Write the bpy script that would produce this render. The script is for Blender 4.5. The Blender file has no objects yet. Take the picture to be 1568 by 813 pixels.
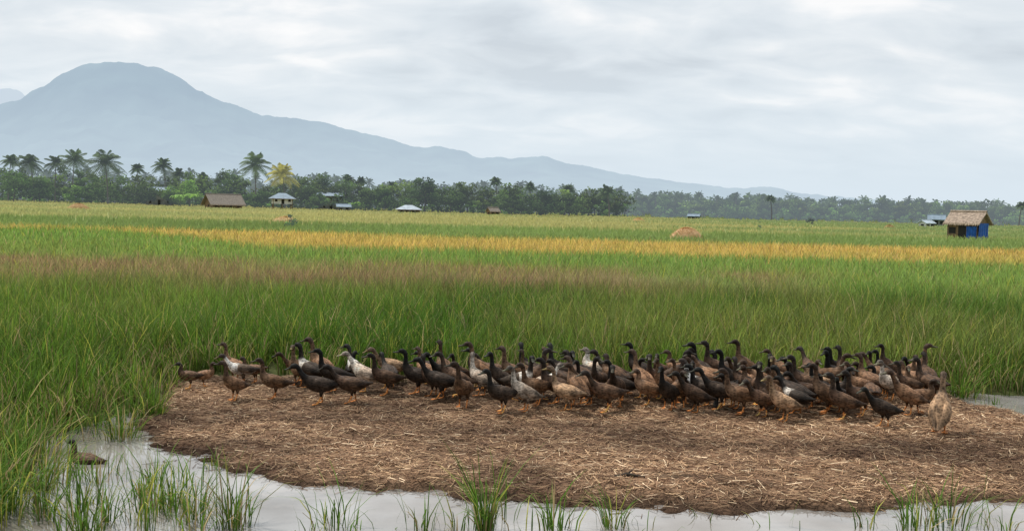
import bpy, math, numpy as np
from mathutils import Matrix, Vector
R=np.random.RandomState(7)
sc=bpy.context.scene
# ---------------------------------------------------------------- camera
CH=2.0; F=1500.0; PIT=math.atan(88.5/F); ROLL=math.atan(0.0245)
fw=np.array([0,math.cos(PIT),-math.sin(PIT)]); u0=np.array([0,math.sin(PIT),math.cos(PIT)]); X=np.array([1.,0,0])
rt=math.cos(ROLL)*X+math.sin(ROLL)*u0; up=math.cos(ROLL)*u0-math.sin(ROLL)*X
cam=bpy.data.objects.new('camera',bpy.data.cameras.new('camera')); sc.collection.objects.link(cam)
M=Matrix(((rt[0],up[0],-fw[0],0),(rt[1],up[1],-fw[1],0),(rt[2],up[2],-fw[2],CH),(0,0,0,1)))
cam.matrix_world=M; cam.data.sensor_width=36; cam.data.lens=F/1568*36; cam.data.clip_end=40000; cam.data.clip_start=0.1
sc.camera=cam
def ground(px,py,z=0.0):
    d=fw*F+rt*(px-784)+up*(406.5-py); t=(z-CH)/d[2]; return np.array([d[0]*t,d[1]*t,z])
def yh(px): return 318+0.0245*(px-784)
def far(px,D,ytop=None):
    y=yh(px) if ytop is None else ytop
    d=fw*F+rt*(px-784)+up*(406.5-y); t=D/d[1]; return np.array([d[0]*t,D,CH+d[2]*t])
# ---------------------------------------------------------------- noise
T=np.random.RandomState(3).rand(256,256)
def vn(x,y):
    xi=np.floor(x).astype(int); yi=np.floor(y).astype(int); fx=x-xi; fy=y-yi
    fx=fx*fx*(3-2*fx); fy=fy*fy*(3-2*fy); a=xi&255;b=(xi+1)&255;c=yi&255;d=(yi+1)&255
    return (T[a,c]*(1-fx)+T[b,c]*fx)*(1-fy)+(T[a,d]*(1-fx)+T[b,d]*fx)*fy
def fbm(x,y,o=4):
    s=0;a=.5;
    for i in range(o): s=s+a*vn(x*2**i+17*i,y*2**i+31*i); a*=.5
    return s/(1-.5**o)
def sm(a,b,x):
    t=np.clip((x-a)/(b-a),0,1); return t*t*(3-2*t)
# ---------------------------------------------------------------- mesh helpers
def mkmesh(name,v,f,c=None,mat=None,smooth=False,link=True,mi=None):
    v=np.asarray(v,dtype=np.float32).reshape(-1,3); f=np.asarray(f,dtype=np.int32).reshape(-1,4)
    me=bpy.data.meshes.new(name); me.vertices.add(len(v)); me.vertices.foreach_set('co',v.ravel())
    me.loops.add(f.size); me.loops.foreach_set('vertex_index',f.ravel())
    me.polygons.add(len(f)); me.polygons.foreach_set('loop_start',np.arange(0,f.size,4,dtype=np.int32))
    if smooth: me.polygons.foreach_set('use_smooth',np.ones(len(f),dtype=bool))
    if c is not None:
        c=np.asarray(c,dtype=np.float32).reshape(-1,3); c4=np.ones((len(v),4),dtype=np.float32); c4[:,:3]=c
        at=me.color_attributes.new(name='Col',type='FLOAT_COLOR',domain='POINT'); at.data.foreach_set('color',c4.ravel())
    me.update(calc_edges=True)
    for m in (mat if isinstance(mat,list) else [mat]):
        if m: me.materials.append(m)
    if not link: return me
    o=bpy.data.objects.new(name,me); sc.collection.objects.link(o); return o
class Buf:
    def __init__(s): s.v=[];s.f=[];s.c=[];s.n=0
    def add(s,v,f,c):
        v=np.asarray(v,float).reshape(-1,3); c=np.asarray(c,float)
        if c.ndim==1: c=np.tile(c,(len(v),1))
        s.v.append(v); s.f.append(np.asarray(f,int).reshape(-1,4)+s.n); s.c.append(c); s.n+=len(v)
    def obj(s,name,mat,smooth=False,link=True):
        return mkmesh(name,np.vstack(s.v),np.vstack(s.f),np.vstack(s.c),mat,smooth,link)
def tube(b,P,r,n,col,cap=True):
    P=np.asarray(P,float); k=len(P); r=np.asarray(r,float)
    tg=np.gradient(P,axis=0); tg/=np.linalg.norm(tg,axis=1)[:,None]+1e-9
    ref=np.array([0,1.,0]) if abs(tg[:,1]).max()<.8 else np.array([1.,0,0.])
    a=np.cross(tg,ref); a/=np.linalg.norm(a,axis=1)[:,None]+1e-9; bb=np.cross(tg,a)
    th=np.arange(n)*2*math.pi/n
    v=P[:,None]+r[:,None,None]*(np.cos(th)[None,:,None]*a[:,None]+np.sin(th)[None,:,None]*bb[:,None])
    i,j=np.meshgrid(np.arange(k-1),np.arange(n),indexing='ij'); j2=(j+1)%n
    b.add(v,np.stack([i*n+j,i*n+j2,(i+1)*n+j2,(i+1)*n+j],-1),col)
def blades(pos,h,w,az,lean,droop,cb,ct,K=3):
    N=len(pos); t=np.array([0,.4,.75,1.]) if K==3 else np.array([0,.55,1.])
    wp=np.array([.7,1,.65,.06]) if K==3 else np.array([.8,.9,.08])
    L=len(t); dx=np.stack([np.cos(az),np.sin(az),0*az],-1)
    fa=az+math.pi/2+R.uniform(-.9,.9,N); sd=np.stack([np.cos(fa),np.sin(fa),0*fa],-1)
    ce=pos[:,None]+dx[:,None]*(lean*h)[:,None,None]*(t**1.8)[None,:,None]
    ce[:,:,2]+=h[:,None]*(t[None]-droop[:,None]*t[None]**3)
    o=sd[:,None]*(w[:,None]*wp[None]*.5)[:,:,None]
    v=np.stack([ce-o,ce+o],2).reshape(N,L*2,3)
    c=cb[:,None]*(1-t)[None,:,None]+ct[:,None]*t[None,:,None]; c=np.repeat(c,2,axis=1)
    base=(np.arange(N)*L*2)[:,None,None]; q=np.array([[2*i,2*i+1,2*i+3,2*i+2] for i in range(L-1)])[None]
    return v.reshape(-1,3),(base+q).reshape(-1,4),c.reshape(-1,3)
# ---------------------------------------------------------------- materials
def mat(name,col=None,attr=False,rough=.8,trans=0,haze=0,hazecol=(.5,.6,.68),nscale=0,namt=.3,bump=0,bscale=20,spec=.3,coord='Object'):
    m=bpy.data.materials.new(name); m.use_nodes=True; nt=m.node_tree; N=nt.nodes; Lk=nt.links
    p=N['Principled BSDF']; out=N['Material Output']; p.inputs['Roughness'].default_value=rough
    p.inputs['Specular IOR Level'].default_value=spec
    if attr:
        a=N.new('ShaderNodeAttribute'); a.attribute_name='Col'; cs=a.outputs['Color']
    else:
        a=N.new('ShaderNodeRGB'); a.outputs[0].default_value=(*col,1); cs=a.outputs[0]
    tc=N.new('ShaderNodeTexCoord')
    if nscale:
        n=N.new('ShaderNodeTexNoise'); n.inputs['Scale'].default_value=nscale; n.inputs['Detail'].default_value=6
        Lk.new(tc.outputs[coord],n.inputs['Vector'])
        mr=N.new('ShaderNodeMapRange'); mr.inputs[1].default_value=.3; mr.inputs[2].default_value=.7
        mr.inputs[3].default_value=1-namt; mr.inputs[4].default_value=1+namt; Lk.new(n.outputs['Fac'],mr.inputs[0])
        vm=N.new('ShaderNodeVectorMath'); vm.operation='SCALE'; Lk.new(cs,vm.inputs[0]); Lk.new(mr.outputs[0],vm.inputs['Scale']); cs=vm.outputs[0]
    Lk.new(cs,p.inputs['Base Color'])
    if bump:
        n=N.new('ShaderNodeTexNoise'); n.inputs['Scale'].default_value=bscale; n.inputs['Detail'].default_value=5
        Lk.new(tc.outputs[coord],n.inputs['Vector'])
        bm=N.new('ShaderNodeBump'); bm.inputs['Strength'].default_value=bump; bm.inputs['Distance'].default_value=.05
        Lk.new(n.outputs['Fac'],bm.inputs['Height']); Lk.new(bm.outputs[0],p.inputs['Normal'])
    sh=p.outputs[0]
    if trans:
        t=N.new('ShaderNodeBsdfTranslucent'); Lk.new(cs,t.inputs['Color']); x=N.new('ShaderNodeMixShader'); x.inputs[0].default_value=trans
        Lk.new(sh,x.inputs[1]); Lk.new(t.outputs[0],x.inputs[2]); sh=x.outputs[0]
    if haze:  # aerial haze imitated by mixing flat emission into the surface
        e=N.new('ShaderNodeEmission'); e.inputs['Color'].default_value=(*hazecol,1); x=N.new('ShaderNodeMixShader'); x.inputs[0].default_value=haze
        Lk.new(sh,x.inputs[1]); Lk.new(e.outputs[0],x.inputs[2]); sh=x.outputs[0]
    Lk.new(sh,out.inputs['Surface']); return m
M_grass=mat('rice_blades',attr=True,rough=.6,trans=.42,spec=.2)
M_straw=mat('straw_strands',attr=True,rough=.75,spec=.15)
M_ground=mat('field_soil',attr=True,rough=.95,nscale=3,namt=.35,bump=.4,bscale=12,spec=.1)
M_mat=mat('straw_mulch',attr=True,rough=.95,nscale=14,namt=.45,bump=.9,bscale=40,spec=.1)
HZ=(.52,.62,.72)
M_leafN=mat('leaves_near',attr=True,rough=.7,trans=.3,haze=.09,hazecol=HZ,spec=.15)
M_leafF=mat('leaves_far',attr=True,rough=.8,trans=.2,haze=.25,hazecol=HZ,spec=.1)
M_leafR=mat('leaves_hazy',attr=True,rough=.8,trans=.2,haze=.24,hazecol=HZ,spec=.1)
# ---------------------------------------------------------------- field outline
fp=[(-400,800),(-100,765),(0,738),(40,705),(60,672),(120,655),(170,640),(232,622),(252,592),(300,578),(440,579),(470,592),(700,597),(900,594),(1100,597),(1300,594),(1440,596),(1475,600),(1600,608),(1800,612)]
FP=np.array([ground(*p)[:2] for p in fp]+[[40,12],[9000,9000],[-9000,9000],[-60,6.0]])
mp=[(240,585),(236,630),(216,650),(224,680),(285,702),(340,722),(400,730),(460,746),(520,746),(640,755),(700,767),(760,766),(900,778),(1000,777),(1100,785),(1200,777),(1300,782),(1450,774),(1568,769),(1750,762),(1950,740),(1950,690),(1700,668),(1568,640),(1500,622),(1475,600),(1300,584),(900,582),(460,580),(300,574)]
MP=np.array([ground(*p)[:2] for p in mp])
def sdist(x,y,P):
    d=np.full(x.shape,1e9); ins=np.zeros(x.shape,bool)
    for i in range(len(P)):
        a=P[i];b=P[(i+1)%len(P)]; e=b-a; t=np.clip(((x-a[0])*e[0]+(y-a[1])*e[1])/(e@e),0,1)
        d=np.minimum(d,np.hypot(x-a[0]-t*e[0],y-a[1]-t*e[1]))
        c=((a[1]>y)!=(b[1]>y))&(x<(b[0]-a[0])*(y-a[1])/((b[1]-a[1]) if b[1]!=a[1] else 1e-9)+a[0]); ins^=c
    return np.where(ins,d,-d)
def matz(x,y):
    s=sdist(x,y,MP)+(fbm(x*2.2,y*2.2)-.5)*.5+(fbm(x*9,y*9)-.5)*.2
    return -.06+.115*sm(-.3,.34,s)+(fbm(x*5+9,y*5)-.5)*.05*sm(0,.3,s)+(fbm(x*1.1+4,y*1.1)-.5)*.06*sm(.1,.6,s)
# field colours -----------------------------------------------------
def fieldcol(x,y):
    n=fbm(x*.25,y*.12+5)[:,None]; n2=fbm(x*.05+3,y*.09)[:,None]; r=(x/np.maximum(y,1))[:,None]; y_=y[:,None]+ (n-.5)*3
    C=lambda *a: np.array(a)[None]
    n=sm(.3,.7,n)
    c=C(.092,.205,.020)*(1-n)+C(.185,.315,.038)*n
    g2=C(.205,.34,.07)*(1-n2)+C(.28,.38,.10)*n2
    c=c+(g2-c)*sm(13,27,y_)
    c=c+(C(.32,.33,.09)-c)*.40*sm(.52,.72,fbm(x*.35+40,y*.22+8)[:,None])
    br=sm(17.5,20.5,y_)*(1-sm(26,30,y_))*(1-sm(.10,.24,r+ (n-.5)*.25))*(.35+.6*sm(.35,.6,fbm(x*.5,y*1.4))[:,None])
    c=c+(C(.40,.26,.15)-c)*br
    pale=np.exp(-(((x-23*.13)/2.2)**2+((y-23)/1.6)**2))[:,None]; c=c+(C(.55,.48,.27)-c)*pale*.6
    lo=38+14*(1-sm(-.42,-.25,r))
    ye=sm(lo-1.5,lo+1,y_)*(1-sm(53,57,y_)); c=c+(C(.66,.48,.15)-c)*ye*(.65+.3*sm(.3,.6,fbm(x*.2,y*.3)))[:,None]
    c=c+(C(.25,.33,.105)*(.8+.4*n2)-c)*sm(54,58,y_)
    yy=sm(84,96,y_); k=sm(.44,.56,fbm(x*.012+9,y*.045))[:,None]; far_=C(.46,.44,.18)*k+C(.28,.35,.13)*(1-k)
    far_=far_+(C(.50,.47,.20)-far_)*.5*(1-sm(-.3,-.05,r)); c=c+(far_-c)*yy
    return c
# ---------------------------------------------------------------- ground
rad=np.concatenate([[0.2],np.linspace(1,16,150),np.geomspace(16.4,14000,90)]); S=720
th=np.arange(S)*2*math.pi/S; rr,tt=np.meshgrid(rad,th,indexing='ij'); gx=(rr*np.sin(tt)).ravel(); gy=(rr*np.cos(tt)).ravel()
gz=np.full(gx.shape,.03); nr=(np.hypot(gx,gy)<40)
s=sdist(gx[nr],gy[nr],FP)+(fbm(gx[nr]*2,gy[nr]*2)-.5)*.2
z=-.25+.28*sm(-.3,.05,s); z=np.maximum(z,-.25+.4*sm(4.6,3.2,gy[nr])); z=np.maximum(z,-.25+.28*sm(15,17,np.hypot(gx[nr],gy[nr])))
gz[nr]=z
gc=fieldcol(gx,gy)*.75; nearm=(np.hypot(gx,gy)<22); gc[nearm]=gc[nearm]*.25+np.array([.06,.045,.028])*.75
farg=np.hypot(gx,gy)>420; gc[farg]=[.05,.07,.035]
k=len(rad); i,j=np.meshgrid(np.arange(k-1),np.arange(S),indexing='ij'); j2=(j+1)%S
mkmesh('ground',np.stack([gx,gy,gz],-1),np.stack([i*S+j,(i+1)*S+j,(i+1)*S+j2,i*S+j2],-1)[:,:,::-1],gc,M_ground,True)
# ---------------------------------------------------------------- water
mw=bpy.data.materials.new('muddy_water'); mw.use_nodes=True; N=mw.node_tree.nodes; Lk=mw.node_tree.links; p=N['Principled BSDF']
p.inputs['Roughness'].default_value=.02; p.inputs['IOR'].default_value=2.2
tc=N.new('ShaderNodeTexCoord'); n=N.new('ShaderNodeTexNoise'); n.inputs['Scale'].default_value=4; n.inputs['Detail'].default_value=3
n2=N.new('ShaderNodeTexNoise'); n2.inputs['Scale'].default_value=1.3; n2.inputs['Detail'].default_value=6; Lk.new(tc.outputs['Object'],n2.inputs['Vector'])
cr_=N.new('ShaderNodeValToRGB'); cr_.color_ramp.elements[0].position=.35; cr_.color_ramp.elements[0].color=(.18,.16,.14,1); cr_.color_ramp.elements[1].position=.65; cr_.color_ramp.elements[1].color=(.33,.32,.31,1)
Lk.new(n2.outputs['Fac'],cr_.inputs[0]); Lk.new(cr_.outputs[0],p.inputs['Base Color'])
b_=N.new('ShaderNodeBump'); b_.inputs['Strength'].default_value=.12; b_.inputs['Distance'].default_value=.02
Lk.new(tc.outputs['Object'],n.inputs['Vector']); Lk.new(n.outputs['Fac'],b_.inputs['Height']); Lk.new(b_.outputs[0],p.inputs['Normal'])
w=mkmesh('water',[(-16,3,0),(16,3,0),(16,15,0),(-16,15,0)],[(0,1,2,3)],None,mw)
# ---------------------------------------------------------------- straw mat
xs=np.arange(MP[:,0].min()-.5,MP[:,0].max()+.5,.045); ys=np.arange(MP[:,1].min()-.5,MP[:,1].max()+.5,.045)
xx,yy=np.meshgrid(xs,ys,indexing='ij'); mz=matz(xx.ravel(),yy.ravel()); a,b2=len(xs),len(ys)
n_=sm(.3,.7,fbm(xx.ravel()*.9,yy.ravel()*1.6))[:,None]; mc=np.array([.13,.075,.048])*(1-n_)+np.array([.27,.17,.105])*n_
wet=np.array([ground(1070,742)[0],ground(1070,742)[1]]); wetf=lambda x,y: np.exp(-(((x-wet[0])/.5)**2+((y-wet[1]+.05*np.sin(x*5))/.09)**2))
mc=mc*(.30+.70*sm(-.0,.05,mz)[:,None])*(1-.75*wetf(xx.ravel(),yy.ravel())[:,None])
i,j=np.meshgrid(np.arange(a-1),np.arange(b2-1),indexing='ij'); q=i*b2+j
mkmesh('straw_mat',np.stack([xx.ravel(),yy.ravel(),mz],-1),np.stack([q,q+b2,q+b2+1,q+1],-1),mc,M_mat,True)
n=150000; px=R.uniform(xs[0],xs[-1],n); py=R.uniform(ys[0],ys[-1],n); z=matz(px,py)
k_=(z>-.03)&(R.rand(n)>wetf(px,py)*.9)&((R.rand(n)<.45+.55*sm(.0,.05,z))&((z>-.004)|(R.rand(n)<.16))); px,py,z=px[k_],py[k_],np.maximum(z[k_],.001); n=len(px)
L=R.uniform(.03,.14,n)*.5; az=R.normal(0,.9,n)+R.choice([0,1.57],n,p=[.7,.3]); W=R.uniform(.003,.006,n)*.5
zt=np.where(z<.01,.02,.13)
dx=np.stack([np.cos(az),np.sin(az),R.normal(0,1,n)*zt],-1)*L[:,None]; sx=np.stack([-np.sin(az),np.cos(az),R.normal(0,.4,n)],-1)*W[:,None]
c=np.stack([px,py,z+R.uniform(.003,.018,n)*np.where(z<.01,.3,1)],-1); v=np.stack([c-dx-sx,c+dx-sx,c+dx+sx,c-dx+sx],1)
pal=np.array([[.39,.26,.15],[.27,.165,.095],[.165,.092,.052],[.08,.042,.024],[.58,.44,.29]])
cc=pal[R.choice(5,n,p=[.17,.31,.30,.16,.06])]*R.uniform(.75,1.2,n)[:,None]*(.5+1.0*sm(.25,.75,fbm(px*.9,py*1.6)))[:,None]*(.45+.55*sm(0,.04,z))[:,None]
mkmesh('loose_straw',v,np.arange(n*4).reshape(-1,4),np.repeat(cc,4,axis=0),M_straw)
g=ground(960,731,.06); b=Buf(); tube(b,[g+[-.12,0,.0],g+[.0,.02,.02],g+[.13,-.01,.01]],[.012,.014,.007],6,(.04,.03,.022)); tube(b,[g+[.0,.02,.02],g+[.05,.05,.05]],[.007,.004],5,(.04,.03,.022)); b.obj('fallen_stick',M_straw)
# ---------------------------------------------------------------- rice field
def colmix(base,n,yl=.10,dead=.05):
    v=R.uniform(.5,1.45,n)[:,None]; c=base*v; k=R.rand(n)
    c=np.where((k<yl)[:,None],np.array([.42,.42,.08])*v,c); c=np.where((k>1-dead)[:,None],np.array([.48,.37,.18])*v,c); return c
def field_band(r0,r1,n,kind,K):
    u=R.rand(n); r=np.sqrt(r0*r0+u*(r1*r1-r0*r0)) if kind=='area' else r0*(r1/r0)**u
    a=R.uniform(-.62,.62,n); x=r*np.sin(a); y=r*np.cos(a); return x,y,r
rb=Buf()
x,y,r=field_band(6,22,16500,'area',3); s=sdist(x,y,FP)+(fbm(x*2,y*2)-.5)*.45; k_=s>0; x,y,s=x[k_],y[k_],s[k_]
m=13; n=len(x)*m; X_=np.repeat(x,m)+R.normal(0,.034,n); Y_=np.repeat(y,m)+R.normal(0,.034,n); SS=np.repeat(s,m)
tuft=np.repeat(R.uniform(.70,1.24,len(x)),m)
hh=tuft*R.uniform(.45,1.0,n)*.72*(.66+.34*sm(0,.8,SS))*(.72+.56*fbm(X_*.6,Y_*.6))*(1+.22*sm(-3,-4.5,X_)*sm(13,9,Y_))
fc=fieldcol(X_,Y_)*np.repeat(R.uniform(.6,1.3,len(x)),m)[:,None]; ct=colmix(fc,n,.09,.055); e=(SS<.4)&(R.rand(n)<.2); ct[e]=np.array([.46,.36,.18])*R.uniform(.6,1.2,(e.sum(),1))
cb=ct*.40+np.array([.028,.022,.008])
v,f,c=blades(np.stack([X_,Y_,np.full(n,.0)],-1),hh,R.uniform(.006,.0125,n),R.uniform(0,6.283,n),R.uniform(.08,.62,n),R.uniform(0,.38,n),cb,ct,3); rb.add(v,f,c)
for r0,r1,n,wf in ((21,62,105000,.0009),(60,420,100000,.0010)):
    x,y,r=field_band(r0,r1,n,'log',2); fc=fieldcol(x,y)
    if r0<50: ct=colmix(fc,n,.06,.05)
    else: ct=fc*R.uniform(.8,1.2,(n,1))
    ct=ct+(np.array([.36,.40,.34])-ct)*(.20*sm(60,350,r))[:,None]  # distance haze painted into the blade colour, greyer further out
    h=R.uniform(.34,.60,n)*(.8+.4*fbm(x*.3,y*.3))
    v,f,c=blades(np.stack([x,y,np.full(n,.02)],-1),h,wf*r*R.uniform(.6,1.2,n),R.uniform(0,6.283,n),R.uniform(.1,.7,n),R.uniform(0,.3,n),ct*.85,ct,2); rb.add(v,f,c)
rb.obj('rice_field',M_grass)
# foreground clumps ---------------------------------------------------
def clump(name,spots,z0=-.03):
    b=Buf()
    for (px,py,nb,h,sp) in spots:
        g=ground(px,py); n=nb
        P=np.stack([g[0]+R.normal(0,sp,n),g[1]+R.normal(0,sp,n),np.full(n,z0)],-1)
        az=np.arctan2(P[:,1]-g[1],P[:,0]-g[0])+R.normal(0,.6,n)
        base=np.array([.13,.25,.03])*np.ones((n,1)); ct=colmix(base,n,.15,.14)
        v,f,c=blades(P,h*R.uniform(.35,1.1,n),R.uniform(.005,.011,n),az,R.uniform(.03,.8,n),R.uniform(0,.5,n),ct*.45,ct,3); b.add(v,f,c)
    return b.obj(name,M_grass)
for sp in [[(355,806,100,.52,.06)],[(742,812,95,.58,.03)],[(515,810,45,.42,.07)],[(850,812,50,.44,.06)],[(940,808,30,.42,.04)],
           [(1400,812,55,.40,.09)],[(1455,808,60,.46,.09)],[(232,642,130,.48,.05)],[(185,672,100,.44,.07)],[(325,716,22,.2,.05)],[(648,812,26,.34,.04)],[(700,812,20,.28,.05)],[(775,800,8,.62,.04)],
           [(262,775,40,.36,.06)],[(1470,608,120,.48,.08)],[(1535,812,22,.3,.06)],[(1330,812,10,.25,.04)],[(92,672,70,.45,.09)],[(45,700,100,.52,.10)],[(140,655,70,.45,.09)],[(205,640,60,.45,.08)]]:
    clump('rice_clump',sp)
sp=[]
for i_ in range(46):
    sp.append((R.uniform(-120,310),R.uniform(722,830),R.randint(8,44),R.uniform(.2,.5),R.uniform(.02,.08)))
for i_ in range(24): sp.append((R.uniform(-150,50),R.uniform(700,830),R.randint(40,90),R.uniform(.42,.64),.1))
for i_ in range(18): sp.append((R.uniform(300,1600),R.uniform(788,825),R.randint(2,8),R.uniform(.12,.30),R.uniform(.03,.08)))
for i_ in range(14): sp.append((R.uniform(1490,1650),R.uniform(606,640),R.randint(3,10),R.uniform(.2,.4),.04))
clump('rice_seedlings',sp)
# ---------------------------------------------------------------- mountains
prof=np.array([(-500,230),(-300,215),(-150,190),(-40,172),(0,158),(30,150),(50,136),(75,127),(95,110),(130,98),(180,93),(240,100),(265,112),(300,135),(350,156),(400,175),(450,179),(500,187),(550,200),(600,213),(630,224),(680,223),(715,231),(735,241),(780,240),(830,237),(860,246),(920,257),(980,270),(1050,278),(1120,286),(1180,285),(1240,296),(1320,303),(1400,309),(1568,318),(1800,326),(2100,335)],float)
def mountain(name,prof,D,depth,mt,seed,back=2500):
    pxs=np.arange(prof[0,0],prof[-1,0],3.0); top=np.interp(pxs,prof[:,0],prof[:,1])+ (fbm(pxs*.07+seed,pxs*0+seed,5)-.5)*7
    dirs=np.array([far(p,D,t) for p,t in zip(pxs,top)]); V=[]
    tt=np.concatenate([np.linspace(0,1,60),1+np.linspace(.05,1,20)])
    for t in tt:
        if t<=1: d=D-depth*(1-t); hf=t**1.15
        else: d=D+back*(t-1); hf=(2-t)**1.5
        sc_=d/D; x=dirs[:,0]*sc_; H=dirs[:,2]*hf
        rid=(np.abs(fbm(x*.0016+seed+t*.9,np.full_like(x,t*4.2),6)-.5)*2.4); amp=.42*np.sin(math.pi*min(t,1))**.7 if t<1 else (0 if t==1 else .15*(t-1))
        V.append(np.stack([x,np.full_like(x,d),H*(1-amp*(1-rid)*1.1)-10],-1))
    V=np.array(V); a,b=V.shape[:2]; i,j=np.meshgrid(np.arange(a-1),np.arange(b-1),indexing='ij'); q=i*b+j
    return mkmesh(name,V,np.stack([q,q+1,q+b+1,q+b],-1),None,mt,True)
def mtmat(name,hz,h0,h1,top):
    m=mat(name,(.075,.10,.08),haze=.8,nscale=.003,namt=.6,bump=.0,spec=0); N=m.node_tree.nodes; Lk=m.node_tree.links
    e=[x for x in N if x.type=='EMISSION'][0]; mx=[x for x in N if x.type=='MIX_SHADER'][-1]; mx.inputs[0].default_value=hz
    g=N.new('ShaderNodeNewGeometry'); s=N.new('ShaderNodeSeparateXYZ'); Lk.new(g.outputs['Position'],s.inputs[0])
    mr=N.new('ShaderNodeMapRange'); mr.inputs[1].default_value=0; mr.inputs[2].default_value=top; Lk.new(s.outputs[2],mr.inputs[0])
    mc=N.new('ShaderNodeMix'); mc.data_type='RGBA'; mc.inputs['A'].default_value=(*h0,1); mc.inputs['B'].default_value=(*h1,1)  # painted haze: emission colour graded by height, paler at the foot
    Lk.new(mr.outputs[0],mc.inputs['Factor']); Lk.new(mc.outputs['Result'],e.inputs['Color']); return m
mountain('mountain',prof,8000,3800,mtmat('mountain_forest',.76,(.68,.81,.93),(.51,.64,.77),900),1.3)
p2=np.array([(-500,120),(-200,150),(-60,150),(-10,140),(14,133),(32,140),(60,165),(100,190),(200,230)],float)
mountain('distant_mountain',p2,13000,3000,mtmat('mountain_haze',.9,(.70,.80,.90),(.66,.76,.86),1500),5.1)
# ---------------------------------------------------------------- trees
def leafquads(b,C,size,col,flat=.0):
    n=len(C); u=R.normal(0,1,(n,3)); u/=np.linalg.norm(u,axis=1)[:,None]; w=R.normal(0,1,(n,3)); w=np.cross(u,w); w/=np.linalg.norm(w,axis=1)[:,None]
    s=(size*R.uniform(.5,1.3,n))[:,None]; u=u*s; w=w*s*.6
    b.add(np.stack([C-u-w*.3,C+u*.2-w,C+u+w*.3,C-u*.2+w],1),np.arange(n*4).reshape(-1,4),np.repeat(col,4,axis=0))
def crown(b,base,H,Wd,col,nl=500,ls=.38,trunk=True,low=.25,lobes=11):
    base=np.asarray(base,float); cz=H*(low+1)/2; rz=H*(1-low)/2
    if trunk:
        lean=R.normal(0,.3,2); tp=base+[lean[0],lean[1],H*.6]
        tube(b,[base,base*.5+tp*.5+[.1,0,0],tp],[H*.022,H*.016,H*.008],6,(.07,.055,.04))
        for q in range(4):
            a=R.uniform(0,6.28); st=base+(tp-base)*R.uniform(.5,.85); tube(b,[st,st+[math.cos(a)*Wd*.15,math.sin(a)*Wd*.15,H*.1],st+[math.cos(a)*Wd*.32,math.sin(a)*Wd*.32,H*.2]],[H*.009,H*.006,H*.003],5,(.07,.055,.04))
    for l in range(lobes):
        d=R.normal(0,1,3); d/=np.linalg.norm(d); rr_=R.uniform(.35,.85)
        if l==0: d=np.array([0,0,1.]); rr_=.8
        lr=R.uniform(.15,.28)*min(Wd,H)
        c=base+[d[0]*Wd*.5*rr_,d[1]*Wd*.5*rr_,min(cz+d[2]*rz*rr_,H-lr*.75)]
        n=nl//lobes; q=R.normal(0,1,(n,3)); q/=np.linalg.norm(q,axis=1)[:,None]; q*= (R.rand(n)**.4)[:,None]*lr*np.array([1.15,1.15,.8])
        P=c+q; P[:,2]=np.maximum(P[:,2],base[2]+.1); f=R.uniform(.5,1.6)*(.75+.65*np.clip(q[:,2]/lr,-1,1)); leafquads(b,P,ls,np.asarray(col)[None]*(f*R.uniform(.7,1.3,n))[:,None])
def palm(b,base,H,Rr,col,nf=20,nl=13,lw=.13,tr=.17):
    base=np.asarray(base,float); ln=R.uniform(-.10,.10)*H; top=base+[ln,R.uniform(-.03,.03)*H,H-Rr*.45]
    t=np.linspace(0,1,7)[:,None]; P=base*(1-t)+top*t; P[:,0]-= (ln*.5*np.sin(math.pi*t[:,0])*.6)
    tube(b,P,np.linspace(tr,tr*.6,7),6,(.13,.11,.09))
    for q in range(nf):
        az=q*2.4+R.uniform(-.3,.3); el=math.radians(78-q/nf*105+R.uniform(-8,8)); L=Rr*R.uniform(.9,1.15); dr=R.uniform(.35,.65)
        s=np.linspace(0,1,nl); ca,sa=math.cos(az),math.sin(az)
        hor=s*L*max(math.cos(el),.25)*(1-.15*s); zz=s*L*math.sin(el)-dr*L*s**2*(1.0 if el>0 else .6)
        P=top+np.stack([ca*hor,sa*hor,zz],-1); tube(b,P,np.linspace(.05,.015,nl),3,np.array(col)*1.1)
        side=np.array([-sa,ca,0]); tg=np.gradient(P,axis=0); tg/=np.linalg.norm(tg,axis=1)[:,None]
        ll=L*.27*np.sin(math.pi*(s*.88+.10))**.7
        for sg in (-1,1):
            tip=P+(side*sg*.75+tg*.45+np.array([0,0,-.45]))*ll[:,None]; w=tg*lw
            v=np.stack([P-w,P+w,tip+w*.25,tip-w*.25],1); f=R.uniform(.6,1.5)*R.uniform(.8,1.2,(nl,1))
            b.add(v,np.arange(nl*4).reshape(-1,4),np.repeat(np.asarray(col)[None]*f,4,axis=0))
tprof=np.array([(-300,254),(0,258),(30,254),(60,260),(100,258),(160,264),(200,270),(240,267),(280,264),(330,268),(350,259),(380,273),(420,282),(460,271),(490,266),(520,274),(560,281),(600,279),(650,274),(690,281),(750,284),(800,284),(850,286),(900,289),(950,294),(1000,297),(1050,299),(1100,300),(1200,302),(1300,305),(1400,307),(1500,309),(1568,312),(1900,320)],float)
DD=lambda px: np.interp(px,[-300,0,800,1050,1568,1900],[320,315,262,290,300,320])
b1=Buf(); b2_=Buf(); b3=Buf()
px=-260.
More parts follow.
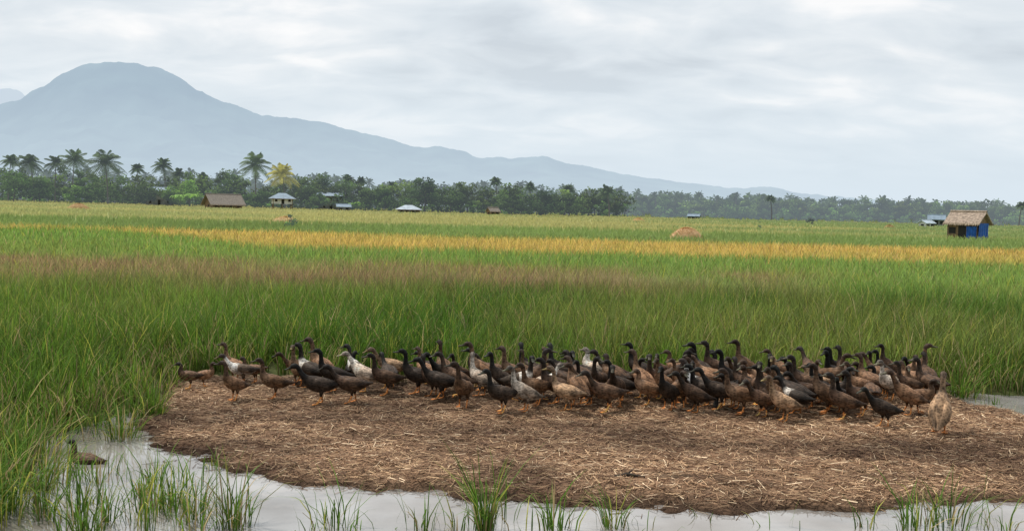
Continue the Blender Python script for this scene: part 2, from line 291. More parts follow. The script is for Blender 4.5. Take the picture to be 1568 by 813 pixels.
while px<1830:
    t=np.interp(px,tprof[:,0],tprof[:,1]); D=DD(px)+R.uniform(0,14); haz=px>960
    tp=far(px,D,t); H=tp[2]*R.uniform(.58,1.12); W_=R.uniform(5.5,11)*(.75 if haz else 1)
    col=np.array([.075,.125,.03])*R.uniform(.5,1.6)+np.array([.04,.035,0])*R.rand()
    crown(b2_ if haz else b1,[tp[0],D,0],H,W_,col,nl=440,ls=.42,low=.08)
    D2=D-R.uniform(5,14); g=far(px+R.uniform(-6,6),D2); crown(b2_ if haz else b1,[g[0],D2,0],R.uniform(1.6,4.6),R.uniform(4,8),np.array([.09,.16,.035])*R.uniform(.5,1.6),nl=150,ls=.36,trunk=False,low=-.1,lobes=6)
    D3=D+R.uniform(60,130); tp=far(px+R.uniform(-8,8),D3,t+R.uniform(-3,4)); crown(b3,[tp[0],D3,0],tp[2],R.uniform(9,15),np.array([.055,.09,.04])*R.uniform(.6,1.4),nl=300,ls=.65,low=0)
    px+=R.uniform(8,13)
for i_ in range(120):
    px=R.uniform(960,1800); t=np.interp(px,tprof[:,0],tprof[:,1])-R.uniform(-6,6); D=DD(px)+R.uniform(5,90); tp=far(px,D,t)
    palm(b2_,[tp[0],D,0],tp[2],R.uniform(2.2,3.4),np.array([.075,.11,.045])*R.uniform(.6,1.3),nf=14,nl=7,lw=.2,tr=.2)
for i_ in range(60):
    px=R.uniform(-200,960); t=np.interp(px,tprof[:,0],tprof[:,1])-R.uniform(-4,8); D=DD(px)+R.uniform(20,100); tp=far(px,D,t)
    palm(b3,[tp[0],D,0],tp[2],R.uniform(3,4.4),np.array([.07,.10,.04])*R.uniform(.7,1.2),nf=15,nl=8,lw=.24,tr=.2)
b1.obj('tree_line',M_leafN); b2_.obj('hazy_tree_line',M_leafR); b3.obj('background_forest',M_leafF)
for (px,ty,cr,D,cl) in [(12,239,19,300,0),(52,239,25,290,0),(84,242,22,296,0),(110,234,29,290,0),(165,234,38,262,0),(210,253,15,320,0),(255,246,21,300,0),(276,262,15,318,0),
        (310,268,16,310,0),(392,240,33,270,1),(437,256,31,262,2),(527,270,13,300,0),(552,274,11,300,0),(762,274,13,290,0),(934,288,20,262,0),(866,286,15,280,0),(1183,301,10,285,3),(1562,311,12,290,0),(600,281,12,290,0),(812,283,12,280,0)]:
    b=Buf(); tp=far(px,D,ty); col=[(.07,.11,.035),(.10,.155,.04),(.36,.33,.06),(.07,.10,.045)][cl]
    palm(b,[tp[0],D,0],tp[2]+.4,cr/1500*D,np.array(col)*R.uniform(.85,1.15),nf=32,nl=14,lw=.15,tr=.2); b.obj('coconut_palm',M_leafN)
for (px,ty,wp,D,col) in [(20,260,60,285,(.11,.20,.035)),(290,274,38,272,(.17,.31,.045)),(352,261,44,296,(.08,.14,.035)),(497,266,42,296,(.06,.11,.03)),(650,270,46,262,(.05,.09,.025)),(140,280,60,275,(.08,.14,.03)),(225,282,55,258,(.08,.13,.03)),(262,284,40,256,(.11,.19,.03)),(475,283,40,262,(.08,.13,.03)),
        (690,285,50,258,(.065,.11,.025)),(830,291,75,232,(.05,.09,.022)),(872,296,50,238,(.08,.13,.03)),(785,297,55,236,(.06,.10,.022)),(590,287,38,262,(.06,.11,.022)),(560,289,44,262,(.08,.13,.03)),(115,284,40,272,(.14,.25,.04)),(60,270,50,285,(.08,.15,.03)),(400,290,38,256,(.08,.14,.03)),(490,296,30,250,(.10,.17,.035))]:
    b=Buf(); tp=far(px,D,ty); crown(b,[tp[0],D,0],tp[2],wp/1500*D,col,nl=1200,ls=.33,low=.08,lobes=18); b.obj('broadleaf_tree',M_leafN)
def banana(px,py,H,col):
    g=ground(px,py); b=Buf()
    for q in range(5):
        o=g+[R.uniform(-1,1)*H*.4,R.uniform(-1,1)*H*.2,0]; h=H*R.uniform(.3,.55); tube(b,[o,o+[0,0,h]],[.12,.08],6,(.10,.13,.05))
        for l in range(8):
            az=R.uniform(0,6.28); L=H*R.uniform(.4,.6); s=np.linspace(0,1,6); ce=o+[0,0,h]+np.stack([np.cos(az)*s*L*.7,np.sin(az)*s*L*.7,L*(1.1*s-1.0*s**2.2)],-1)
            sd=np.array([-math.sin(az),math.cos(az),0])*(np.sin(math.pi*(s*.9+.08))*.22*H*.35)[:,None]+0
            v=np.stack([ce-sd-[0,0,.06],ce+sd-[0,0,.06]],1).reshape(-1,3); f=[(2*i,2*i+1,2*i+3,2*i+2) for i in range(5)]
            b.add(v,f,np.array(col)*R.uniform(.7,1.3))
    return b.obj('banana_plant',M_leafN)
for q in [(545,323,3.8,(.22,.40,.05)),(118,309,5.5,(.20,.34,.05)),(285,318,6,(.22,.40,.05)),(20,308,4.5,(.19,.33,.05)),(298,316,5,(.20,.35,.05)),(525,320,2.8,(.15,.28,.05)),(205,312,4,(.13,.24,.05))]: banana(*q)
def shrub(name,px,py,H,W_,col,n=200,ls=.08):
    g=ground(px,py); b=Buf(); crown(b,g,H,W_,col,nl=n,ls=ls,trunk=True,low=0.05,lobes=7); return b.obj(name,M_leafN)
shrub('field_shrub',444,352,1.15,1.2,(.11,.22,.03)); shrub('field_sapling',1163,353,1.1,.5,(.12,.2,.05),90,.08); shrub('field_shrub',1240,345,1.4,2.2,(.05,.06,.03),160,.16)
# ---------------------------------------------------------------- buildings
def bm(name,v,f,m,parent):
    me=bpy.data.meshes.new(name); me.from_pydata([tuple(map(float,q)) for q in v],[],f); me.update(); me.materials.append(m)
    o=bpy.data.objects.new(name,me); sc.collection.objects.link(o); o.parent=parent; return o
def box(name,lo,hi,m,parent):
    x0,y0,z0=lo;x1,y1,z1=hi; v=[(x0,y0,z0),(x1,y0,z0),(x1,y1,z0),(x0,y1,z0),(x0,y0,z1),(x1,y0,z1),(x1,y1,z1),(x0,y1,z1)]
    return bm(name,v,[(0,3,2,1),(4,5,6,7),(0,1,5,4),(1,2,6,5),(2,3,7,6),(3,0,4,7)],m,parent)
M_thatch=mat('thatch',(.19,.165,.14),nscale=6,namt=.45,bump=.8,bscale=25); M_thatchT=mat('dry_thatch',(.31,.24,.185),nscale=5,namt=.5,bump=.8,bscale=20)
M_bamboo=mat('bamboo_wall',(.17,.115,.07),nscale=5,namt=.4); M_white=mat('white_wall',(.5,.5,.48),nscale=2,namt=.15); M_dark=mat('dark_opening',(.02,.02,.02))
M_tin=mat('tin_roof',(.36,.42,.47),rough=.6,nscale=1.5,namt=.25); M_tinb=mat('blue_tin_roof',(.19,.25,.31),rough=.6,nscale=1.5,namt=.25); M_conc=mat('concrete_wall',(.15,.16,.16),nscale=1.5,namt=.3)
M_tarp=mat('blue_tarp',(.012,.085,.34),rough=.5,nscale=3,namt=.35,bump=.5,bscale=5); M_wood=mat('timber',(.14,.10,.07),nscale=4,namt=.3)
def house(name,loc,w,d,wh,rh,yaw,mw_,mr_,style='gable',ov=.5,floors=1,nwin=3,stilt=0):
    E=bpy.data.objects.new(name,None); sc.collection.objects.link(E); E.location=(loc[0],loc[1],0); E.rotation_euler=(0,0,math.radians(yaw))
    z0=stilt; box('walls',(-w/2,-d/2,z0),(w/2,d/2,z0+wh),mw_,E); a=w/2+ov; c=d/2+ov; e=z0+wh-ov*rh/(d/2)*.8+.02; t=.12; top=z0+wh+rh
    if style=='gable':
        bm('gable_walls',[(-w/2,-d/2,z0+wh),(-w/2,d/2,z0+wh),(-w/2,0,top-.1),(w/2,-d/2,z0+wh),(w/2,d/2,z0+wh),(w/2,0,top-.1)],[(0,1,2),(3,5,4)],mw_,E)
        for nm,s in (('roof_front',-1),('roof_back',1)):
            v=[(-a,s*c,e),(a,s*c,e),(a,0,top),(-a,0,top)]; v+= [(q[0],q[1],q[2]+t) for q in v]
            bm(nm,v,[(0,1,2,3),(4,7,6,5),(0,4,5,1),(1,5,6,2),(2,6,7,3),(3,7,4,0)],mr_,E)
        tube_b=Buf(); tube(tube_b,[(-a,0,top+t),(a,0,top+t)],[.12,.12],6,(.1,.1,.1)); o=tube_b.obj('ridge_cap',mr_); o.parent=E
        if mr_ in (M_thatch,M_thatchT):
            fb=Buf(); m=int(60*w)
            for s in (-1,1):
                u=R.uniform(-a,a,m); vv=R.rand(m); P=np.stack([u,s*(c*(1-.08*vv)),e+t+vv*.08*(top-e)+.02],-1); P[:,1]+=s*.03
                l=R.uniform(.10,.28,m)[:,None]; d_=np.stack([R.normal(0,.2,m),np.full(m,s*.6),np.full(m,-.8)],-1)*l; wd=np.tile([.035,0,0],(m,1))
                fb.add(np.stack([P-wd,P+wd,P+d_+wd*.4,P+d_-wd*.4],1),np.arange(m*4).reshape(-1,4),np.repeat(np.array([.33,.26,.19])*(.8 if mr_ is M_thatch else 1)*R.uniform(.5,1.3,(m,1)),4,axis=0))
            o=fb.obj('thatch_fringe',M_straw); o.parent=E
    else:
        r=w*.18; v=[(-a,-c,e),(a,-c,e),(a,c,e),(-a,c,e),(-r,0,top),(r,0,top)]
        bm('roof',v,[(0,1,5,4),(1,2,5),(2,3,4,5),(3,0,4),(0,3,2,1)],mr_,E); box('fascia',(-a+.02,-c-.02,e-.18),(a-.02,-c+.03,e-.004),M_wood,E)
    fh=wh/floors
    for fl in range(floors):
        for i in range(nwin):
            cx=-w/2+w*(i+.5)/nwin; zb=z0+fl*fh
            if i==nwin//2 and fl==0: box('door',(cx-.35,-d/2-.03,zb+.02),(cx+.35,-d/2+.02,zb+min(2,fh*.85)),M_dark,E)
            else:
                box('window',(cx-.3,-d/2-.03,zb+fh*.38),(cx+.3,-d/2+.02,zb+fh*.74),M_dark,E); box('window_frame',(cx-.38,-d/2-.05,zb+fh*.34),(cx+.38,-d/2+.01,zb+fh*.38-.003),M_wood,E)
        for sx in (-1,1): box('side_window',(sx*w/2-.03,-.4,z0+fl*fh+fh*.38),(sx*w/2+.03,.4,z0+fl*fh+fh*.74),M_dark,E)
    if stilt:
        for sx in (-.46,0,.46):
            for sy in (-.42,.42): box('stilt',(sx*w-.1,sy*d-.1,0),(sx*w+.1,sy*d+.1,stilt-.003),M_wood,E)
    for sx in (-.48,.48): box('corner_post',(sx*w-.06,-d/2-.06,0),(sx*w+.06,-d/2-.004,z0+wh*.97),M_wood,E)
    return E
g=far(342,236); house('thatched_house',g,7.2,5.2,1.3,2.1,38,M_bamboo,M_thatch,ov=.8,nwin=4)
g=far(432,244); house('white_stilt_house',g,4.8,4.5,1.6,1.1,18,M_white,M_tinb,'hip',ov=.8,nwin=3,stilt=1.5)
g=far(508,284); house('concrete_house',g,8,6,4.0,.8,-12,M_conc,M_tinb,ov=.4,floors=2,nwin=4)
g=far(526,248); house('tin_roof_shed',g,3.2,3,1.1,.6,14,M_conc,M_tinb,ov=.3,nwin=2)
g=far(626,240); house('white_roof_shelter',g,5.0,4,1.1,.9,12,M_conc,M_tin,'hip',ov=.6,nwin=4)
g=far(245,274); house('grey_house',g,7,5,4.2,.9,15,M_conc,M_tinb,floors=2,nwin=3)
g=far(755,230); house('small_hut',g,2.2,2.2,1.0,.8,28,M_bamboo,M_thatch,ov=.3,nwin=2)
g=far(1063,272); house('low_white_house',g,3.0,3,.8,.5,-18,M_conc,M_tinb,ov=.3,nwin=3)
g=far(1419,200); house('white_shed',g,2.0,2.2,.9,.5,20,M_white,M_tin,ov=.3,nwin=2)
g=far(1434,230); house('blue_roof_house',g,3.2,3,1.7,.9,-22,M_conc,M_tinb,ov=.4,nwin=3)
g=ground(1481,367.8); E=house('bamboo_field_hut',g,2.7,2.4,1.6,.95,-48,M_bamboo,M_thatchT,ov=.32,nwin=3)
nx=14
def tarp(nm,fn,z1):
    ct_=[fn(i_/nx,z_) for i_ in range(nx+1) for z_ in np.linspace(.04,z1,7)]
    bm(nm,ct_,[(i*7+j,(i+1)*7+j,(i+1)*7+j+1,i*7+j+1) for i in range(nx) for j in range(6)],M_tarp,E)
tarp('blue_tarp',lambda u,z:(1.45+.05*math.sin(u*29+z*1.3),-1.15+2.3*u,z),1.6)
tarp('blue_tarp_side',lambda u,z:(.45+.92*u,-1.32-.04*math.sin(u*26+z),z),1.3)
# straw mounds
def mound(px,py,W_,H,col):
    g=ground(px,py); b=Buf(); n=24; k=10
    V=[];
    for i in range(k):
        t=i/(k-1); rr_=W_/2*math.cos(t*math.pi/2)**.9*(1-.25*t); zz=H*math.sin(t*math.pi/2)**1.3
        for j in range(n): a=j*2*math.pi/n; q=1+R.normal(0,.05); V.append((g[0]+rr_*q*math.cos(a),g[1]+rr_*q*math.sin(a)*.8,zz))
    b.add(V,[(i*n+j,i*n+(j+1)%n,(i+1)*n+(j+1)%n,(i+1)*n+j) for i in range(k-1) for j in range(n)],np.array(col)*.8)
    m=1100; a=R.uniform(0,6.28,m); t=R.rand(m)**1.1; rr_=W_/2*np.cos(t*math.pi/2)**.9*(1-.25*t); P=np.stack([g[0]+rr_*np.cos(a),g[1]+rr_*np.sin(a)*.8,H*np.sin(t*math.pi/2)**1.3],-1)
    v,f,c=blades(P,R.uniform(.03,.16,m),np.full(m,.03),a,R.uniform(.5,2.5,m),np.full(m,.4),np.array(col)*R.uniform(.5,1.2,(m,1)),np.array(col)*R.uniform(.8,1.4,(m,1)),2); b.add(v,f,c)
    return b.obj('straw_mound',M_straw)
mound(1051,369,2.6,.9,(.66,.43,.23)); mound(437,344,3.0,.7,(.62,.45,.22)); mound(120,322,3.6,1.0,(.50,.33,.16)); mound(978,340,2.6,.7,(.6,.43,.2)); mound(1362,351,2,.7,(.5,.36,.17))
# ---------------------------------------------------------------- ducks
md=bpy.data.materials.new('duck_feathers'); md.use_nodes=True; N=md.node_tree.nodes; Lk=md.node_tree.links; p=N['Principled BSDF']; p.inputs['Roughness'].default_value=.6; p.inputs['Specular IOR Level'].default_value=.12
at=N.new('ShaderNodeAttribute'); at.attribute_name='Col'; tc=N.new('ShaderNodeTexCoord'); mpg=N.new('ShaderNodeMapping'); mpg.inputs['Scale'].default_value=(.6,1,1); oi=N.new('ShaderNodeObjectInfo')
vo=N.new('ShaderNodeTexVoronoi'); vo.inputs['Scale'].default_value=50; Lk.new(tc.outputs['Object'],mpg.inputs[0]); Lk.new(mpg.outputs[0],vo.inputs['Vector'])
mr=N.new('ShaderNodeMapRange'); mr.inputs[1].default_value=.05; mr.inputs[2].default_value=.65; mr.inputs[3].default_value=.35; mr.inputs[4].default_value=1.7; Lk.new(vo.outputs['Distance'],mr.inputs[0])
no=N.new('ShaderNodeTexNoise'); no.inputs['Scale'].default_value=13; no.inputs['Detail'].default_value=4; Lk.new(tc.outputs['Object'],no.inputs['Vector'])
mr3=N.new('ShaderNodeMapRange'); mr3.inputs[1].default_value=.35; mr3.inputs[2].default_value=.65; mr3.inputs[3].default_value=.5; mr3.inputs[4].default_value=1.6; Lk.new(no.outputs['Fac'],mr3.inputs[0])
mr2=N.new('ShaderNodeMapRange'); mr2.inputs[3].default_value=.6; mr2.inputs[4].default_value=1.45; Lk.new(oi.outputs['Random'],mr2.inputs[0])
mu=N.new('ShaderNodeMath'); mu.operation='MULTIPLY'; Lk.new(mr.outputs[0],mu.inputs[0]); Lk.new(mr2.outputs[0],mu.inputs[1])
mu2=N.new('ShaderNodeMath'); mu2.operation='MULTIPLY'; Lk.new(mu.outputs[0],mu2.inputs[0]); Lk.new(mr3.outputs[0],mu2.inputs[1])
vm=N.new('ShaderNodeVectorMath'); vm.operation='SCALE'; Lk.new(at.outputs['Color'],vm.inputs[0]); Lk.new(mu2.outputs[0],vm.inputs['Scale'])
cl=N.new('ShaderNodeVectorMath'); cl.operation='MINIMUM'; cl.inputs[1].default_value=(.78,.76,.72); Lk.new(vm.outputs[0],cl.inputs[0]); Lk.new(cl.outputs[0],p.inputs['Base Color'])
bmp=N.new('ShaderNodeBump'); bmp.inputs['Strength'].default_value=.5; bmp.inputs['Distance'].default_value=.004; Lk.new(vo.outputs['Distance'],bmp.inputs['Height']); Lk.new(bmp.outputs[0],p.inputs['Normal'])
BODY=[(-.225,.215,.010,.005),(-.185,.205,.030,.012),(-.14,.195,.050,.034),(-.085,.188,.068,.058),(-.02,.186,.078,.072),(.04,.192,.076,.074),(.088,.207,.062,.064)]
NECKS={
 'alert':[(.118,.240,.042,.046),(.132,.275,.029,.031),(.136,.315,.022,.023),(.140,.355,.020,.021),(.148,.385,.023,.023),(.170,.405,.027,.026),(.195,.406,.023,.023),(.214,.398,.016,.015),(.230,.393,.013,.009),(.256,.388,.014,.0065),(.274,.386,.009,.004)],
 'forward':[(.122,.230,.042,.046),(.148,.260,.029,.030),(.172,.293,.022,.023),(.191,.325,.020,.021),(.207,.349,.023,.023),(.230,.363,.027,.026),(.254,.360,.023,.023),(.272,.350,.016,.015),(.287,.343,.013,.009),(.311,.335,.014,.0065),(.328,.330,.009,.004)],
 'feed':[(.128,.200,.042,.044),(.165,.192,.029,.031),(.198,.170,.023,.023),(.223,.138,.021,.021),(.241,.110,.023,.023),(.261,.085,.026,.026),(.278,.064,.023,.023),(.289,.046,.016,.015),(.296,.032,.013,.009),(.305,.012,.013,.0065),(.309,.002,.009,.004)],
 'rest':[(.112,.236,.046,.048),(.118,.266,.033,.035),(.114,.294,.026,.027),(.112,.316,.025,.025),(.120,.337,.026,.025),(.142,.352,.028,.027),(.167,.352,.024,.024),(.186,.344,.016,.015),(.202,.338,.013,.009),(.227,.333,.014,.0065),(.244,.331,.009,.004)]}
def duckmesh(tag,neck,tilt,yaw,pal,step):
    b=Buf(); ca,sa=math.cos(tilt),math.sin(tilt); px0,pz0=-.01,.17
    def rot(x,z): return (px0+(x-px0)*ca-(z-pz0)*sa, pz0+(x-px0)*sa+(z-pz0)*ca)
    pts=[(*rot(x,z),a,c) for x,z,a,c in BODY]
    cx,cz=rot(.088,.207); off=(cx-.088,cz-.207)
    for n_i,(x,z,a,c) in enumerate(NECKS[neck]):
        oz=off[1]*(1 if neck!='feed' else max(0,1-n_i/7)); pts.append((x+off[0],z+oz,a,c))
    pts=np.array(pts); nb=len(BODY); K=len(pts); sub=3
    tt=np.linspace(0,K-1,(K-1)*sub+1)
    def cr(p):
        o=[]
        for t in tt:
            i=min(int(t),K-2); f=t-i; p0=p[max(i-1,0)];p1=p[i];p2=p[i+1];p3=p[min(i+2,K-1)]
            o.append(.5*((2*p1)+(-p0+p2)*f+(2*p0-5*p1+4*p2-p3)*f*f+(-p0+3*p1-3*p2+p3)*f**3))
        return np.array(o)
    Pp=cr(pts); Pp[:,2:]=np.maximum(Pp[:,2:],.003); tg=np.gradient(Pp[:,:2],axis=0); tg/=np.linalg.norm(tg,axis=1)[:,None]
    n=14; th=np.arange(n)*2*math.pi/n; nrm=np.stack([-tg[:,1],tg[:,0]],-1)
    V=np.zeros((len(Pp),n,3)); V[:,:,0]=Pp[:,0,None]+nrm[:,0,None]*Pp[:,3,None]*np.sin(th); V[:,:,2]=Pp[:,1,None]+nrm[:,1,None]*Pp[:,3,None]*np.sin(th); V[:,:,1]=Pp[:,2,None]*np.cos(th)
    ax=pts[nb+2]; wgt=sm(nb+1.0,nb+4.2,tt); a=(yaw*wgt)[:,None]; dx=V[:,:,0]-ax[0]; dy=V[:,:,1].copy(); V[:,:,0]=ax[0]+dx*np.cos(a)-dy*np.sin(a); V[:,:,1]=dx*np.sin(a)+dy*np.cos(a)
    C=np.zeros((len(Pp),n,3)); body,belly,breast,neckc,head,bill=[np.array(q) for q in pal]
    lowm=(np.clip(-np.sin(th),0,1))[None,:,None]
    C[:]=body; C=C*(1-lowm*.7)+belly*lowm*.7
    for lo,hi,cc_ in ((nb-2.2,nb-.3,breast),(nb+.2,nb+1.3,neckc),(nb+3.0,nb+3.8,head),(nb+6.7,nb+7.1,bill)):
        w1=sm(lo,hi,tt)[:,None,None]; C=C*(1-w1)+cc_*w1
    kk=len(Pp); i,j=np.meshgrid(np.arange(kk-1),np.arange(n),indexing='ij'); j2=(j+1)%n
    b.add(V,np.stack([i*n+j,i*n+j2,(i+1)*n+j2,(i+1)*n+j],-1),C.reshape(-1,3))
    wl=[(.080,.215,.024,.012),(.05,.214,.040,.040),(-.02,.209,.050,.050),(-.085,.206,.043,.042),(-.14,.208,.027,.025),(-.195,.217,.012,.010),(-.225,.224,.003,.003)]
    for sg in (-1,1):
        Vw=[];n2=10;t2=np.arange(n2)*2*math.pi/n2
        for (x,z,yo,rz) in wl:
            x_,z_=rot(x,z)
            for a_ in t2:
                zz=rz*math.sin(a_); Vw.append((x_-sa*zz,sg*(yo+.007+(.030 if rz>.02 else .010)*math.cos(a_)-zz*.30),z_+ca*zz))
        f=[(i*n2+j,i*n2+(j+1)%n2,(i+1)*n2+(j+1)%n2,(i+1)*n2+j) for i in range(len(wl)-1) for j in range(n2)]
        cw=np.repeat([body*q for q in (1.0,1.35,1.2,.8,.5,.4,.35)],n2,axis=0); b.add(Vw,f,cw)
        st=step*sg; hip=np.array([-.02,sg*.040,.14]); kn=np.array([-.025+st*.3,sg*.041,.075]); an=np.array([-.012+st,sg*.041,.012]); oc=(.46,.17,.05)
        tube(b,[hip+[0,0,.02],hip,kn+[0,0,.02],kn],[.034,.030,.014,.008],8,body*.9); tube(b,[kn,an*.5+kn*.5,an],[.008,.0065,.0075],6,oc)
        for ta in (-.45,0,.45):
            tube(b,[an,an+[.03*math.cos(ta),.03*math.sin(ta),-.006],an+[.062*math.cos(ta),.062*math.sin(ta),-.009]],[.006,.005,.003],5,oc)
        w_=[an+[0,0,-.004]]+[an+[.055*math.cos(q),.055*math.sin(q),-.009] for q in (-.45,0,.45)]
        b.add(w_,[(0,1,2,3)],oc)
        hx=pts[nb+5]; e=np.array([hx[0]+.008,sg*.025,hx[1]+.006]); dx_=e[0]-ax[0]; e=np.array([ax[0]+dx_*math.cos(yaw)-e[1]*math.sin(yaw),dx_*math.sin(yaw)+e[1]*math.cos(yaw),e[2]])
        tube(b,[e+[0,-.003,0],e,e+[0,.003,0]],[.002,.0045,.002],6,(.005,.005,.005))
    return b.obj('duck_'+tag,md,True,link=False)
PALS={'dark':[(.026,.018,.013),(.032,.021,.015),(.020,.014,.010),(.010,.009,.008),(.008,.008,.007),(.03,.03,.022)],
'brown':[(.105,.058,.033),(.16,.097,.058),(.12,.068,.038),(.07,.041,.024),(.030,.019,.013),(.05,.045,.03)],
'choc':[(.052,.030,.018),(.072,.043,.026),(.052,.030,.019),(.028,.018,.012),(.014,.011,.009),(.045,.04,.028)],
'rufous':[(.09,.048,.025),(.17,.105,.063),(.155,.093,.056),(.10,.058,.034),(.035,.022,.015),(.05,.045,.03)],
'tan':[(.20,.125,.072),(.29,.20,.13),(.23,.145,.088),(.15,.098,.058),(.08,.054,.036),(.16,.12,.05)],
'pied':[(.075,.052,.036),(.45,.40,.35),(.65,.61,.55),(.78,.75,.70),(.04,.03,.025),(.15,.12,.06)],
'grey':[(.19,.145,.108),(.40,.35,.29),(.36,.30,.24),(.36,.32,.27),(.09,.075,.062),(.12,.11,.07)],
'bib':[(.028,.020,.014),(.03,.02,.015),(.50,.45,.39),(.018,.014,.011),(.010,.009,.008),(.05,.05,.035)]}
POSES={'a':('alert',.18,0,.02),'b':('alert',.45,.3,0),'c':('forward',.14,0,.03),'d':('feed',-.10,.2,.0),'e':('rest',.08,-.5,.0),'f':('alert',.28,-.9,.015),'g':('alert',.80,.1,0),'h':('forward',.34,.2,-.02),'i':('alert',.12,1.2,.01),'j':('rest',.25,.4,.02)}
cache={}; placed=[]
def duck(px,py,face,pose,pal,sc_=1.0,dz=0.0):
    key=(pose,pal)
    if key not in cache: cache[key]=duckmesh(pose+'_'+pal,*POSES[pose][:3],PALS[pal],POSES[pose][3])
    g=ground(px,py,.06)
    zz=float(max(matz(np.array([g[0]]),np.array([g[1]]))[0],0))
    o=bpy.data.objects.new('duck',cache[key]); sc.collection.objects.link(o); o.location=(g[0],g[1],zz+.006+dz); o.rotation_euler=(0,R.normal(0,.06),math.radians(face)); o.scale=(sc_,sc_,sc_); placed.append((g[0],g[1])); return o
front=[(289,594,200,'e','choc',.72),(314,592,20,'e','brown',.66),(357,583,160,'a','brown',.9),(370,590,200,'c','pied',.85),(390,587,175,'e','brown',.75),(357,614,235,'f','brown',.86),(418,610,200,'a','rufous',.9),
(488,618,200,'c','dark'),(474,594,150,'a','bib'),(538,617,180,'c','choc'),(509,600,185,'a','dark'),(556,602,175,'h','grey'),(590,606,200,'a','choc'),(636,603,180,'a','dark'),(672,612,180,'c','dark'),(708,625,250,'f','brown'),
(768,634,215,'a','dark'),(803,631,200,'b','grey'),(850,618,170,'a','choc'),(868,627,150,'a','tan'),(900,618,180,'h','brown'),(928,629,200,'c','choc'),(950,614,180,'a','dark'),(990,620,185,'j','rufous'),(1022,628,230,'b','dark'),(1062,632,180,'h','choc'),(1070,612,170,'a','pied'),(1100,626,180,'c','dark'),
(1135,634,180,'a','rufous'),(1168,628,150,'b','choc'),(1200,643,190,'b','tan'),(1188,630,200,'b','brown'),(1240,624,180,'c','choc'),(1288,642,180,'a','choc'),(1262,634,160,'b','rufous'),(1352,652,190,'h','dark'),(1318,636,195,'a','choc'),(1386,636,180,'h','brown'),(1418,608,180,'a','choc'),(1438,662,60,'g','tan',1.12),(1408,634,340,'e','brown',.9)]
for d in front:
    s_=d[5] if len(d)>5 else R.uniform(.92,1.04); duck(*d[:5],sc_=s_)
tries=0
pk=['dark','choc','brown','rufous','tan','pied','grey','bib']; pp=[.31,.29,.18,.11,.03,.025,.025,.03]
while len(placed)<150 and tries<12000:
    tries+=1; px=R.uniform(450,1425); lim=np.interp(px,[455,640,800,1000,1250,1420],[598,608,620,626,642,622]); py=586+(lim-586)*R.rand()**1.05
    if px<660 and R.rand()<.5: continue
    g=ground(px,py,.06)
    if min((g[0]-q[0])**2+((g[1]-q[1])*1.0)**2 for q in placed)<R.uniform(.13,.22)**2: continue
    duck(px,py,(180+R.normal(0,45)) if R.rand()<.75 else R.uniform(0,360),R.choice(list('abcdefhij'),p=[.26,.14,.15,.03,.08,.12,.10,.05,.07]),R.choice(pk,p=pp),R.uniform(.84,1.08))
duck(130,695,170,'e','choc',.8,-.15)
# ---------------------------------------------------------------- sky + sun
W=bpy.data.worlds.new('World'); sc.world=W; W.use_nodes=True; N=W.node_tree.nodes; Lk=W.node_tree.links; bg=N['Background']; bg.inputs['Strength'].default_value=.1
EL,AZ=math.radians(60),math.radians(-50)
sky=N.new('ShaderNodeTexSky'); sky.sky_type='NISHITA'; sky.sun_disc=False; sky.sun_elevation=EL; sky.sun_rotation=AZ; sky.dust_density=3
tc=N.new('ShaderNodeTexCoord'); se=N.new('ShaderNodeSeparateXYZ'); Lk.new(tc.outputs['Generated'],se.inputs[0])
def mth(op,a,b_):
    m=N.new('ShaderNodeMath'); m.operation=op
    for q,k in ((a,0),(b_,1)):
        if isinstance(q,(int,float)): m.inputs[k].default_value=q
        else: Lk.new(q,m.inputs[k])
    return m.outputs[0]
zc=mth('MAXIMUM',se.outputs[2],0.0); den=mth('ADD',zc,.36); ux=mth('DIVIDE',se.outputs[0],den); uy=mth('DIVIDE',se.outputs[1],mth('ADD',zc,.24))
cb=N.new('ShaderNodeCombineXYZ'); Lk.new(ux,cb.inputs[0]); Lk.new(uy,cb.inputs[1])
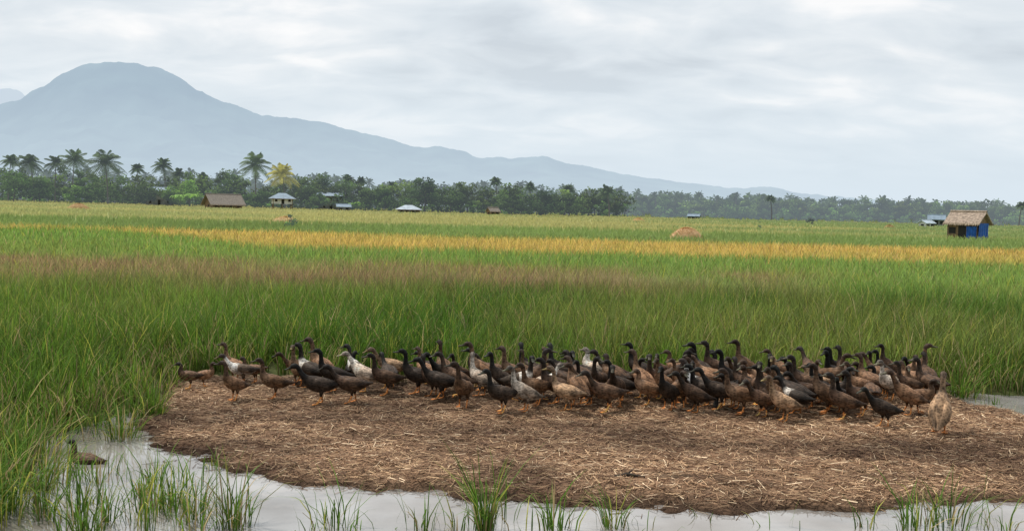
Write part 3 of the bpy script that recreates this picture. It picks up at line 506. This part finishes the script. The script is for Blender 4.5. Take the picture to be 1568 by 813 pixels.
def noise(s,d,dist=0,off=0):
    mp_=N.new('ShaderNodeMapping'); mp_.inputs['Location'].default_value=(off,off*.7,0); Lk.new(cb.outputs[0],mp_.inputs[0])
    n=N.new('ShaderNodeTexNoise'); n.inputs['Scale'].default_value=s; n.inputs['Detail'].default_value=d; n.inputs['Distortion'].default_value=dist; Lk.new(mp_.outputs[0],n.inputs['Vector']); return n.outputs['Fac']
def ramp(src,els):
    r=N.new('ShaderNodeValToRGB')
    while len(r.color_ramp.elements)<len(els): r.color_ramp.elements.new(.5)
    for e,(p_,c_) in zip(r.color_ramp.elements,els): e.position=p_; e.color=(*c_,1)
    Lk.new(src,r.inputs[0]); return r.outputs[0]
n1=noise(1.3,3,.2,2.3); n2=noise(5.0,9,.35,7.7); nn=mth('ADD',mth('MULTIPLY',n1,.55),mth('MULTIPLY',n2,.45))
cloud=ramp(nn,[(.38,(.63,.69,.745)),(.46,(.73,.79,.84)),(.53,(.82,.865,.90)),(.60,(.99,.99,.99))])
def mix(f,a,b_):
    m=N.new('ShaderNodeMix'); m.data_type='RGBA'
    for q,k in ((f,'Factor'),(a,'A'),(b_,'B')):
        if isinstance(q,(int,float)): m.inputs[k].default_value=q
        elif isinstance(q,tuple): m.inputs[k].default_value=(*q,1)
        else: Lk.new(q,m.inputs[k])
    return m.outputs['Result']
hz=N.new('ShaderNodeMapRange'); hz.inputs[1].default_value=.02; hz.inputs[2].default_value=.15; hz.inputs[3].default_value=1; hz.inputs[4].default_value=0; Lk.new(zc,hz.inputs[0])
c1=mix(hz.outputs[0],cloud,(.73,.83,.91))
vm=N.new('ShaderNodeVectorMath'); vm.operation='SCALE'; vm.inputs['Scale'].default_value=10.2; Lk.new(c1,vm.inputs[0])
fin=mix(.94,sky.outputs[0],vm.outputs[0]); Lk.new(fin,bg.inputs['Color'])
sl=bpy.data.lights.new('sun','SUN'); sl.energy=3.5; sl.angle=math.radians(1.5); sl.color=(1,.95,.87); so=bpy.data.objects.new('sun',sl); sc.collection.objects.link(so)
sd=Vector((math.sin(AZ)*math.cos(EL),math.cos(AZ)*math.cos(EL),math.sin(EL))); so.rotation_euler=sd.to_track_quat('Z','Y').to_euler()
sc.view_settings.view_transform='Standard'; sc.view_settings.look='None'; sc.view_settings.exposure=0
print('ducks',len(placed))
